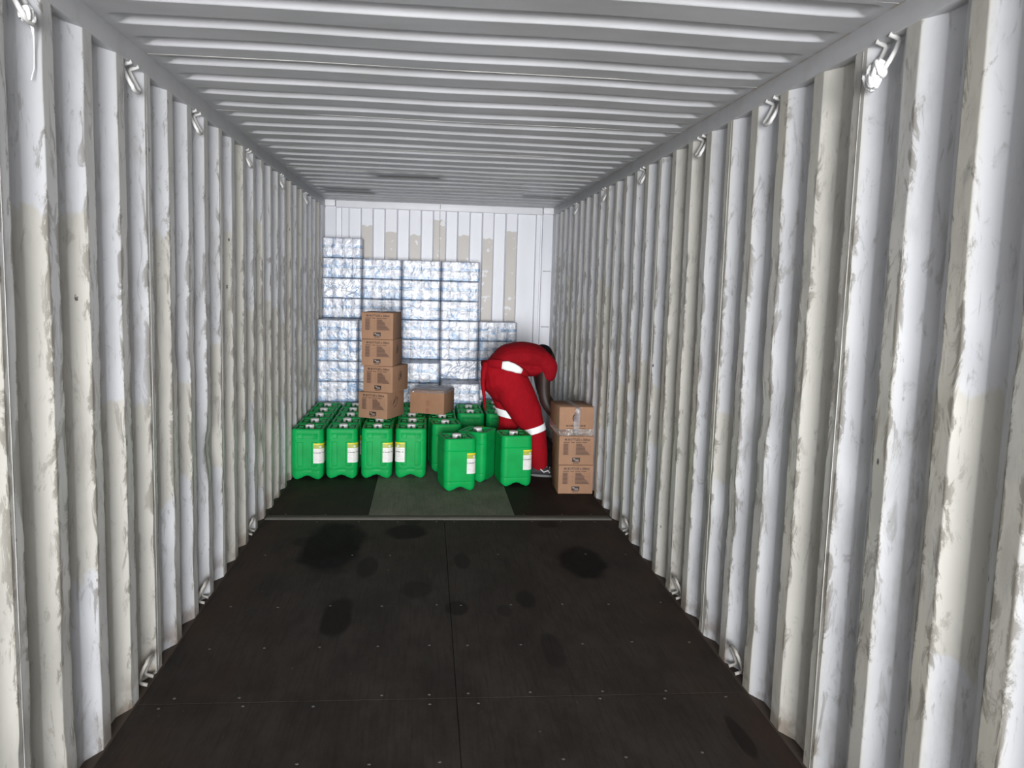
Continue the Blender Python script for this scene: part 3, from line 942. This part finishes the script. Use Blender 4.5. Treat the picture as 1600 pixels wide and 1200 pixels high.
def table_print(w, h, d):
    """title, table and logo of the bottle carton; returns meshes"""
    y = -d / 2 - .0003
    t = text_mesh('48 BOTTLES x 500ml', .0225, face_M(.004, y, h * .885), M_INK)
    mb = MB(); rnd = random.Random(2)
    X0, X1 = -w * .38, w * .40
    zt, zb = h * .785, h * .345
    bar(mb, X0, X1, zt + .006, zt + .0068, y)
    for x in (X0, X0 + w * .16, X0 + w * .29, X0 + w * .36, X1): bar(mb, x, x + .0008, zb, zt, y)
    for x0, x1 in ((X0, -w * .2), (-w * .17, -w * .06), (-w * .03, w * .13), (w * .15, w * .30)): bar(mb, x0 + .002, x1, zt - .002, zt + .004, y)
    n = 9
    for i in range(n):
        z = zt - .012 - i * (zt - zb - .008) / n
        bar(mb, X0, X1, z - .0055, z - .0048, y)
        bar(mb, X0 + .002, X0 + w * .14, z - .0042, z + .0028, y)
        L = .0 + w * (.18 + .24 * (i / n) ** 1.2 + rnd.uniform(-.015, .015)) if i > 1 else w * (.16 + .02 * i)
        bar(mb, X0 + w * .37, X0 + w * .37 + L, z - .0042, z + .0028, y)
    tb = fix_normals(mb.mesh('table_print', M_INK2))
    mb = MB(); zc = h * .185
    bar(mb, -w * .115, w * .115, zc - .017, zc + .017, y)
    lg = fix_normals(mb.mesh('logo', M_INK))
    mb = MB()
    bar(mb, -w * .09, -w * .03, zc + .003, zc + .011, y - .0004)
    bar(mb, -w * .05, w * .07, zc - .004, zc + .002, y - .0004)
    bar(mb, -w * .02, w * .09, zc - .011, zc - .006, y - .0004)
    lm = fix_normals(mb.mesh('logo_mark', M_INKW))
    mb = MB()
    for a, b in ((-.085, -.02), (-.012, .03), (.038, .075)): bar(mb, w * a, w * b, zc - .0285, zc - .0225, y)
    cp = fix_normals(mb.mesh('caption', M_INK))
    return t, tb, lg, lm, cp
def side_mark(w, d, h, kind):
    """loose hand-brushed strokes on the right side"""
    mb = MB(); x = w / 2 + .0006
    def stroke(pts, r):
        mb.tube([(x, y, z) for y, z in pts], [(r, r) for _ in pts], 6)
    if kind == 0:
        stroke([(-.035, .09), (-.045, .13), (-.02, .165), (.012, .17), (.02, .135), (.01, .10)], .004)
        stroke([(-.02, .10), (-.005, .15)], .006); stroke([(0, .12), (.012, .16)], .005)
    else:
        stroke([(-.06, .11), (-.03, .16), (-.035, .12), (0, .185), (-.002, .13), (.03, .175), (.028, .14)], .004)
        stroke([(-.04, .09), (0, .10), (.04, .13)], .003)
        stroke([(-.10, .12), (-.10, .15), (-.09, .155)], .0025)
    for i, v in enumerate(mb.v): mb.v[i] = (x + (v[0] - x) * .08, v[1], v[2])
    return mb.mesh('brush_mark', M_INK, True)
def tape_mesh(path, width_dir, half, amp, seed, thick=.0008):
    """crinkled strip following path; width_dir function gives the across vector"""
    rows = []
    pts = [Vector(p) for p in path]
    dense = []
    for a, b in zip(pts[:-1], pts[1:]):
        n = max(2, int((b - a).length / .008))
        dense += [a.lerp(b, i / n) for i in range(n)]
    dense.append(pts[-1])
    W_ = Vector(width_dir)
    out = []
    for p in dense:
        row = []
        for j in range(9):
            q = p + W_ * half * (j / 4 - 1)
            row.append((p, q))
        out.append(row)
    return out
def tape(path, wd, half, nrm, amp, seed, mat=None):
    rows = []
    for row in tape_mesh(path, wd, half, amp, seed):
        r = []
        for p, q in row:
            k = abs(noise.noise(Vector((q.x * 48 + seed, q.y * 48, q.z * 48)))) * amp + .0006
            r.append(q + Vector(nrm) * k)
        rows.append(r)
    mb = MB(); mb.grid(rows)
    return mb.mesh('tape', mat or M_TAPE, True)

BW, BD, BH = .270, .335, .2215
BODY_B = box_body(BW, BD, BH, M_CARD)
FLAP_B = box_flaps(BW, BD, BH)
PRINT_B = table_print(BW, BH, BD)
TOPT = tape([(0, -BD / 2 + .002, BH + .003), (0, BD / 2 - .002, BH + .003)], (1, 0, 0), .022, (0, 0, 1), .0006, 1)
def carton(label, loc, rz, group, printed=True, mark=None):
    t = thing('carton', label, 'cardboard box', loc, rz, group)
    link('carton_body', BODY_B, t)
    for f in FLAP_B: link('flap', f, t)
    link('tape', TOPT, t)
    if printed:
        a, b, c, d, e = PRINT_B
        link('title_print', a, t); link('table_print', b, t); l = link('logo', c, t); link('logo_mark', d, l); link('caption', e, t)
    if mark is not None: link('brush_mark', side_mark(BW, BD, BH, mark), t)
    return t
def at_corner(fr, rz, w=BW, d=BD):
    """centre from the front right bottom corner"""
    c, s = math.cos(rz), math.sin(rz)
    return (fr[0] - (w / 2) * c - (d / 2) * s, fr[1] - (w / 2) * s + (d / 2) * c)
Z0 = .4195; G = 'brown bottle cartons stacked in the tower on the jerrycans'
for k, (fr, deg, mark, lab) in enumerate([
        ((-.444, 7.05), -23, 1, 'brown printed carton at the bottom of the four-box tower, resting on jerrycans'),
        ((-.402, 7.05), -21, 0, 'brown printed carton second from the bottom of the four-box tower'),
        ((-.404, 7.055), -11.5, 0, 'brown printed carton third from the bottom of the four-box tower'),
        ((-.404, 7.055), -10, None, 'brown printed carton on top of the four-box tower')]):
    rz = math.radians(deg); x, y = at_corner(fr, rz)
    carton(lab, (x, y, Z0 + k * .2256), rz, G, True, mark)
G2 = 'brown cartons stacked by the right wall'
carton('brown printed carton at the bottom of the stack by the right wall', (1.033, 6.2 + BD / 2, .001), 0, G2)
carton('brown printed carton in the middle of the stack by the right wall', (1.030, 6.2 + BD / 2, .2266), 0, G2)
t = carton('taped brown carton with dark emblem, on top of the stack by the right wall', (1.012, 6.2 + BD / 2, .4522), math.radians(3.5), G2, False)
def emblem_parts(t):
    y = -BD / 2 - .0003; mb = MB()
    n = 24; cx, cz = -.005, .138
    for i in range(n):
        a0, a1 = 2 * PI * i / n, 2 * PI * (i + 1) / n
        ro, ri = .034, .024
        pts = [(cx + ro * math.cos(a0) * .8, y, cz + ro * math.sin(a0)), (cx + ro * math.cos(a1) * .8, y, cz + ro * math.sin(a1)),
               (cx + ri * math.cos(a1) * .8, y, cz + ri * math.sin(a1)), (cx + ri * math.cos(a0) * .8, y, cz + ri * math.sin(a0))]
        mb.add(pts, [(0, 1, 2, 3)])
    for k in range(4): bar(mb, cx - .018, cx + .018 - .003 * k, cz - .016 + .009 * k, cz - .012 + .009 * k, y)
    link('emblem', mb.mesh('carton_emblem', M_INK), t)
    mb = MB(); x = -.080
    for wd in (.016, .010, .022, .012, .018, .010, .020, .016):
        bar(mb, x, x + wd, .072, .084, y); x += wd + .004
    bar(mb, -.075, -.01, .056, .060, y); bar(mb, 0, .07, .056, .060, y)
    link('name_print', fix_normals(mb.mesh('name_print', M_INK2)), t)
    yy = -BD / 2 - .0005
    a = tape([(.012, yy, BH + .001), (.004, yy, .15), (-.002, yy, .004)], (1, 0, 0), .024, (0, -1, 0), .006, 4)
    link('tape', a, t)
    b = tape([(-BW / 2, yy, .026), (BW / 2, yy, .026)], (0, 0, 1), .025, (0, -1, 0), .004, 8)
    link('tape', b, t)
    c = tape([(-BW / 2 - .001, BD / 2, .06), (-BW / 2 - .001, -BD / 2, .028)], (0, 0, 1), .028, (-1, 0, 0), .005, 15)
    link('tape', c, t)
emblem_parts(t)
# lone carton under loose film
LW, LD, LH = .315, .335, .205
rz = math.radians(-17); x, y = at_corner((.040, 7.35), rz, LW, LD)
t = thing('carton', 'plain brown carton under loose clear film, lying on the jerrycans', 'cardboard box', (x, y, .4195), rz)
link('carton_body', box_body(LW, LD, LH, M_CARD2), t)
for f in box_flaps(LW, LD, LH): link('flap', f, t)
def loose_film(w, d, h):
    rows = []
    nx, ny = 34, 34
    for j in range(ny + 1):
        row = []
        for i in range(nx + 1):
            u, v = i / nx * 2 - 1, j / ny * 2 - 1
            x, y = u * (w / 2 + .008), v * (d / 2 + .008)
            n1 = noise.noise(Vector((x * 14, y * 14, 1))); n2 = noise.noise(Vector((x * 40, y * 40, 4)))
            z = h + .011 + .016 * max(0, n1 + .15) + .006 * n2
            over = max(abs(u), abs(v))
            if over > .93: z = h - .018 * (over - .93) / .07 + .012 * (n1 + .3) * (1 - (over - .93) / .07)
            row.append((x, y, z))
        rows.append(row)
    mb = MB(); mb.grid(rows)
    for i, p in enumerate(mb.v):
        mb.v[i] = p
    return mb.mesh('film', M_FILM2, True)
link('film', loose_film(LW, LD, LH), t)
def scuff(t, w, d, h):
    mb = MB(); y = -d / 2 - .0003
    bar(mb, -.012, .018, .01, .05, y); bar(mb, -.006, .022, .07, .12, y)
    return link('faded_print', fix_normals(mb.mesh('faded_print', simple('faded_red_print', (.27, .12, .07), .8))), t)
scuff(t, LW, LD, LH)

# ------------------------------------------------------------------ the worker
def blob(parts, voxel, name, mat, smooth_it=6, cutz=None):
    """parts: list of ('t', points, radii, seg, side) lofted limbs or ('e', centre, radii, matrix) ellipsoids, merged to one surface"""
    bm = bmesh.new()
    for p in parts:
        if p[0] == 'e':
            _, c, r, R = p
            M = Matrix.Translation(Vector(c)) @ (R or Matrix.Identity(4)) @ Matrix.Diagonal((r[0], r[1], r[2], 1))
            bmesh.ops.create_uvsphere(bm, u_segments=24, v_segments=16, radius=1, matrix=M)
        else:
            _, pts, rad, side = p
            pts = [Vector(q) for q in pts]
            # refine by Catmull-Rom
            P, Rr = [], []
            rad = [r if isinstance(r, tuple) else (r, r) for r in rad]
            for i in range(len(pts) - 1):
                p0, p1, p2, p3 = pts[max(i - 1, 0)], pts[i], pts[i + 1], pts[min(i + 2, len(pts) - 1)]
                for k in range(6):
                    s = k / 6
                    q = .5 * ((2 * p1) + (p2 - p0) * s + (2 * p0 - 5 * p1 + 4 * p2 - p3) * s * s + (3 * p1 - p0 - 3 * p2 + p3) * s ** 3)
                    P.append(q); Rr.append(tuple(rad[i][j] + (rad[i + 1][j] - rad[i][j]) * (s * s * (3 - 2 * s)) for j in (0, 1)))
            P.append(pts[-1]); Rr.append(rad[-1])
            # rounded ends
            d0 = (P[0] - P[1]).normalized(); d1 = (P[-1] - P[-2]).normalized()
            k0, k1 = min(Rr[0]), min(Rr[-1])
            pre = [(P[0] + d0 * k0 * math.sin(a), tuple(r * math.cos(a) for r in Rr[0])) for a in (1.45, 1.1, .7, .35)]
            post = [(P[-1] + d1 * k1 * math.sin(a), tuple(r * math.cos(a) for r in Rr[-1])) for a in (.35, .7, 1.1, 1.45)]
            seq = pre + list(zip(P, Rr)) + post
            rows = []
            pl = [q[0] for q in seq]
            for i, (q, r) in enumerate(seq):
                d = (pl[min(i + 1, len(pl) - 1)] - pl[max(i - 1, 0)]).normalized()
                sd = Vector(side); a = (sd - d * sd.dot(d)).normalized(); b = d.cross(a)
                rows.append([bm.verts.new(q + a * r[0] * math.cos(t) + b * r[1] * math.sin(t)) for t in [2 * PI * k / 20 for k in range(20)]])
            for i in range(len(rows) - 1):
                for j in range(20):
                    bm.faces.new((rows[i][j], rows[i][(j + 1) % 20], rows[i + 1][(j + 1) % 20], rows[i + 1][j]))
            bm.faces.new(rows[0][::-1]); bm.faces.new(rows[-1])
    me = bpy.data.meshes.new(name + '_raw'); bm.to_mesh(me); bm.free()
    o = bpy.data.objects.new('tmp', me); COL.objects.link(o)
    m = o.modifiers.new('r', 'REMESH'); m.mode = 'VOXEL'; m.voxel_size = voxel; m.use_smooth_shade = True
    if smooth_it:
        s = o.modifiers.new('s', 'SMOOTH'); s.factor = .5; s.iterations = smooth_it
    dg = bpy.context.evaluated_depsgraph_get(); dg.update()
    out = bpy.data.meshes.new_from_object(o.evaluated_get(dg))
    bpy.data.objects.remove(o); bpy.data.meshes.remove(me)
    out.name = name; out.materials.clear(); out.materials.append(mat)
    return out
def slab_band(me, p, n, half, off, name, mat, keep=None):
    """cut the strip of a cloth mesh between two planes and lift it off the cloth"""
    bm = bmesh.new(); bm.from_mesh(me)
    n = Vector(n).normalized(); p = Vector(p)
    if keep:
        c, r = Vector(keep[0]), keep[1]
        bmesh.ops.delete(bm, geom=[v for v in bm.verts if (v.co - c).length > r], context='VERTS')
    for s in (-1, 1):
        g = bm.verts[:] + bm.edges[:] + bm.faces[:]
        bmesh.ops.bisect_plane(bm, geom=g, plane_co=p + n * half * s, plane_no=n * s, clear_outer=True)
    bm.normal_update()
    nor = {v: v.normal.copy() for v in bm.verts}
    for v in bm.verts: v.co += nor[v] * off
    r = bmesh.ops.extrude_face_region(bm, geom=bm.faces[:])
    for v in r['geom']:
        if isinstance(v, bmesh.types.BMVert): v.co -= v.normal * off * .8
    bmesh.ops.recalc_face_normals(bm, faces=bm.faces)
    out = bpy.data.meshes.new(name); bm.to_mesh(out); bm.free()
    out.polygons.foreach_set('use_smooth', [True] * len(out.polygons))
    out.materials.clear(); out.materials.append(mat)
    return out

def worker():
    root = thing('person', 'person in red shirt and trousers bending over behind the cartons by the wall', 'person', (.66, 6.86, 0))
    B = Vector((-.66, -6.86, 0))
    def sh(parts):
        o = []
        for p in parts:
            if p[0] == 't': o.append(('t', [Vector(q) + B for q in p[1]], p[2], p[3]))
            else: o.append(('e', Vector(p[1]) + B, p[2], p[3]))
        return o
    Y = (0, 1, 0)
    # joints
    hipN, kneeN, ankN = (.545, 6.80, .84), (.775, 6.82, .43), (.835, 6.81, .09)
    hipF, kneeF, ankF = (.50, 6.98, .84), (.585, 7.02, .46), (.53, 7.08, .09)
    sN, eN, wN = (.85, 6.80, .945), (.858, 6.805, .665), (.955, 6.755, .50)
    sF, eF, wF = (.83, 7.14, .945), (.885, 7.12, .67), (1.01, 7.0, .50)
    def hand(w, d, side):
        d = Vector(d).normalized(); s = Vector(side).normalized(); n = d.cross(s)
        w = Vector(w); P = [('t', [w, w + d * .05, w + d * .09], [(.027, .016), (.04, .015), (.038, .013)], s)]
        for i, (o, L) in enumerate(((-.030, .066), (-.010, .078), (.010, .074), (.029, .058))):
            b = w + d * .085 + s * o
            P.append(('t', [b, b + d * L * .45 - n * .006, b + d * L * .78 - n * .02, b + d * L * .92 - n * .035], [.0092, .0088, .008, .007], s))
        b = w + d * .03 - s * .03
        P.append(('t', [b, b + d * .03 - s * .022 - n * .008, b + d * .06 - s * .026 - n * .018], [.012, .0105, .0085], s))
        return P
    Rh = Matrix.Rotation(math.radians(35), 4, 'Y')
    head = (.870, 7.07, .962)
    body = [('t', [(.46, 6.89, .86), (.58, 6.89, .955), (.74, 6.91, .975), (.82, 6.96, .955)], [(.172, .118), (.15, .10), (.155, .105), (.12, .08)], Y),
            ('t', [sN, eN, wN], [.058, .050, .036], Y), ('t', [sF, eF, wF], [.056, .048, .035], Y),
            ('t', [(.84, 6.90, .96), sN], [.06, .055], (0, 0, 1)), ('t', [(.84, 6.98, .955), sF], [.06, .053], (0, 0, 1)),
            ('t', [(.80, 6.95, .965), (.85, 7.0, .965), head], [.06, .055, .06], Y),
            ('e', head, (.098, .078, .112), Matrix.Rotation(math.radians(115), 4, 'Y')),
            ('e', (.900, 7.07, .892), (.05, .055, .045), None),                       # jaw and chin
            ('t', [(.950, 7.08, .952), (.977, 7.08, .927)], [.012, .017], Y),        # nose
            ('e', (.945, 7.08, .899), (.016, .026, .012), None),                     # mouth
            ('e', (.860, 6.988, .942), (.028, .010, .018), None), ('e', (.860, 7.152, .942), (.028, .010, .018), None),   # ears
            ('t', [hipN, kneeN, ankN], [.085, .058, .042], Y), ('t', [hipF, kneeF, ankF], [.085, .058, .042], Y),
            ('t', [ankN, (.85, 6.80, .055), (.95, 6.775, .035)], [.042, .04, .03], Y), ('t', [ankF, (.55, 7.08, .055), (.65, 7.07, .035)], [.042, .04, .03], Y)]
    body += hand(wN, (.55, -.15, -.8), (.1, 1, 0)) + hand(wF, (.45, -.3, -.8), (.1, 1, 0))
    link('body', blob(sh(body), .0055, 'body', M_SKIN, 4), root)
    for dy in (-.035, .035):
        link('eye', blob(sh([('e', (.949, 7.075 + dy, .950), (.011, .013, .009), None)]), .003, 'eye', M_EYE, 0), root)
    # shirt: hunched back, loose belly, short sleeves
    shirt = [('t', [(.475, 6.89, .945), (.55, 6.885, .988), (.66, 6.885, 1.000), (.77, 6.91, .985), (.83, 6.95, .945)],
              [(.165, .085), (.178, .108), (.188, .118), (.19, .115), (.13, .095)], Y),
             ('t', [(.60, 6.875, .93), (.72, 6.875, .89), (.80, 6.88, .89)], [(.15, .06), (.15, .06), (.13, .05)], Y),
             ('t', [(.82, 6.83, .965), (.875, 6.80, .925), (.882, 6.80, .86)], [.097, .080, .066], Y),
             ('t', [(.80, 7.04, .965), (.845, 7.13, .91), (.86, 7.13, .84)], [.09, .075, .068], Y)]
    link('shirt', blob(sh(shirt), .009, 'shirt', M_RED2, 5), root)
    legs = [('t', [(.46, 6.89, .862), (.49, 6.89, .80), (.52, 6.89, .74)], [(.185, .128), (.20, .165), (.17, .14)], Y),
            ('t', [(.535, 6.80, .84), (.625, 6.805, .68), (.70, 6.815, .55), (.775, 6.825, .40), (.812, 6.82, .25), (.835, 6.815, .085)], [(.125, .160), (.125, .150), (.112, .135), (.092, .098), (.08, .085), (.072, .07)], Y),
            ('t', [(.50, 6.985, .84), (.545, 7.0, .66), (.585, 7.02, .46), (.57, 7.04, .3), (.535, 7.07, .085)], [(.125, .15), (.105, .115), (.088, .086), (.075, .08), (.068, .07)], Y),
            # crumpled cloth at the knees
            ('e', (.595, 7.01, .40), (.085, .09, .06), None)]
    legs = sh(legs)
    tm = blob(legs, .009, 'trousers', M_RED, 4)
    tr = link('trousers', tm, root)
    ax = Vector((.775 - .70, 0, .40 - .55))
    link('reflective_band', slab_band(tm, Vector((.770, 6.82, .392)) + B, (.32, 0, -1), .027, .006, 'reflective_band', M_BAND, (Vector((.77, 6.82, .39)) + B, .17)), root)
    link('reflective_band', slab_band(tm, Vector((.588, 7.0, .492)) + B, (-.22, 0, -1), .030, .006, 'reflective_band', M_BAND, (Vector((.585, 7.02, .49)) + B, .135)), root)
    # coverall sleeves knotted round the waist
    mb = MB()
    a = [(.338, 6.90, .925), (.40, 6.745, .945), (.47, 6.698, .945), (.56, 6.688, .925), (.64, 6.692, .895), (.70, 6.72, .85)]
    mb.tube([Vector(p) + B for p in a], [(.03, .012), (.034, .014), (.036, .016), (.036, .016), (.032, .015), (.02, .012)], 12)
    w = link('tied_sleeve', mb.mesh('tied_sleeve', M_RED, True), root)
    mb = MB()
    c = [(.485, 6.684, .937), (.53, 6.678, .932), (.575, 6.674, .920), (.61, 6.674, .905), (.645, 6.680, .890)]
    mb.tube([Vector(p) + B for p in c], [(.032, .016), (.040, .018), (.036, .018), (.032, .018), (.022, .016)], 12)
    link('reflective_band', mb.mesh('cuff_band', M_BAND, True), root)
    mb = MB()
    s = [(.365, 6.80, .945), (.345, 6.79, .86), (.340, 6.785, .78), (.352, 6.785, .68), (.362, 6.785, .60), (.368, 6.785, .545)]
    mb.tube([Vector(p) + B for p in s], [(.03, .035), (.025, .04), (.02, .034), (.014, .022), (.010, .014), (.006, .007)], 12)
    link('hanging_sleeve', mb.mesh('hanging_sleeve', M_RED, True), root)
    # hair: cap over the back of the skull
    link('hair', blob(sh([('e', (.861, 7.07, .988), (.100, .085, .094), Matrix.Rotation(math.radians(115), 4, 'Y')), ('e', (.847, 7.07, 1.0), (.075, .078, .075), None)]), .007, 'hair', M_HAIR, 2), root)
    # shoes
    for nm, an, toe in (('near', (.822, 6.795), (.985, 6.765)), ('far', (.525, 7.08), (.69, 7.065))):
        A, T = Vector((*an, 0)), Vector((*toe, 0)); d = (T - A).normalized()
        parts = [('t', [A - d * .045 + Vector((0, 0, .045)), A + Vector((0, 0, .055)), A + d * .08 + Vector((0, 0, .046)), A + d * .15 + Vector((0, 0, .036)), A + d * .185 + Vector((0, 0, .03))],
                  [(.036, .034), (.042, .042), (.045, .034), (.046, .024), (.036, .018)], Vector((-d.y, d.x, 0)))]
        so = link('shoe', blob(sh(parts), .006, 'shoe', M_SHOE, 3), root)
        mb = MB(); rows = []
        sd = Vector((-d.y, d.x, 0))
        for z, k in ((.002, .96), (.016, 1.0), (.020, .96)):
            r = []
            for i in range(28):
                th = 2 * PI * i / 28
                L = .075 + .13 * (math.cos(th) * .5 + .5) * 0
                q = A + d * (.062 + .135 * math.cos(th) * k) + sd * (.042 + .006 * math.cos(th)) * math.sin(th) * k
                r.append((q.x + B.x, q.y + B.y, z))
            rows.append(r)
        mb.grid(rows, closed_u=True)
        mb.f.append(tuple(range(28))[::-1]); mb.mi.append(0); mb.f.append(tuple(56 + i for i in range(28))); mb.mi.append(0)
        link('sole', mb.mesh('sole', M_SOLE, True), so)
        mb = MB()
        for k in (.045, .07, .095):
            q = A + d * k + B
            mb.tube([q + sd * -.034 + Vector((0, 0, .066 - k * .05)), q + Vector((0, 0, .096 - k * .18)), q + d * .012 + sd * .034 + Vector((0, 0, .066 - k * .05))], .0045, 6)
        st = A + B - sd * .043
        mb.tube([st + d * .02 + Vector((0, 0, .07)), st + d * .05 + Vector((0, 0, .045)), st + d * .085 + Vector((0, 0, .06)), st + d * .10 + Vector((0, 0, .04))], .005, 6)
        link('lace', mb.mesh('lace', M_CAP, True), so)
    return root
worker()

# ------------------------------------------------------------------ ropes on the lashing rings
def rope(name, label, strands):
    mb = MB()
    for pts, r in strands: mb.tube(pts, r, 8)
    return tag(link(name, mb.mesh(name, M_ROPE, True)), label, 'rope')
def knot(c, R, r, seed, n=40):
    rnd = random.Random(seed); ph = [rnd.uniform(0, 6.28) for _ in range(3)]
    return [Vector(c) + Vector((R * .55 * math.sin(3 * t + ph[0]), R * math.sin(2 * t + ph[1]), R * math.sin(5 * t + ph[2]) * .8)) for t in [2 * PI * i / n for i in range(n + 1)]]
ry = RING_Y[0]
rope('rope', 'short white rope knotted on the top ring of the right wall', [
    (knot((1.158, ry - .002, 2.228), .024, .010, 3), .008), (knot((1.155, ry + .014, 2.200), .024, .010, 9), .0085),
    ([(1.160, ry + .0, 2.236), (1.158, ry + .018, 2.215), (1.157, ry + .024, 2.185), (1.160, ry + .020, 2.172)], .0065),
    ([(1.158, ry + .0, 2.22), (1.156, ry - .006, 2.195), (1.158, ry - .004, 2.176)], .0065)])
rope('rope', 'white rope trailing from the top ring of the left wall', [
    (knot((-1.168, ry - .01, 2.240), .018, .006, 5), .0065),
    ([(-1.166, ry - .012, 2.262), (-1.170, ry + .006, 2.246), (-1.174, ry + .030, 2.225), (-1.178, ry + .046, 2.20), (-1.182, ry + .056, 2.165), (-1.182, ry + .052, 2.12), (-1.184, ry + .036, 2.085)], [.0065, .007, .0055, .0025, .0017, .0015, .0014])])
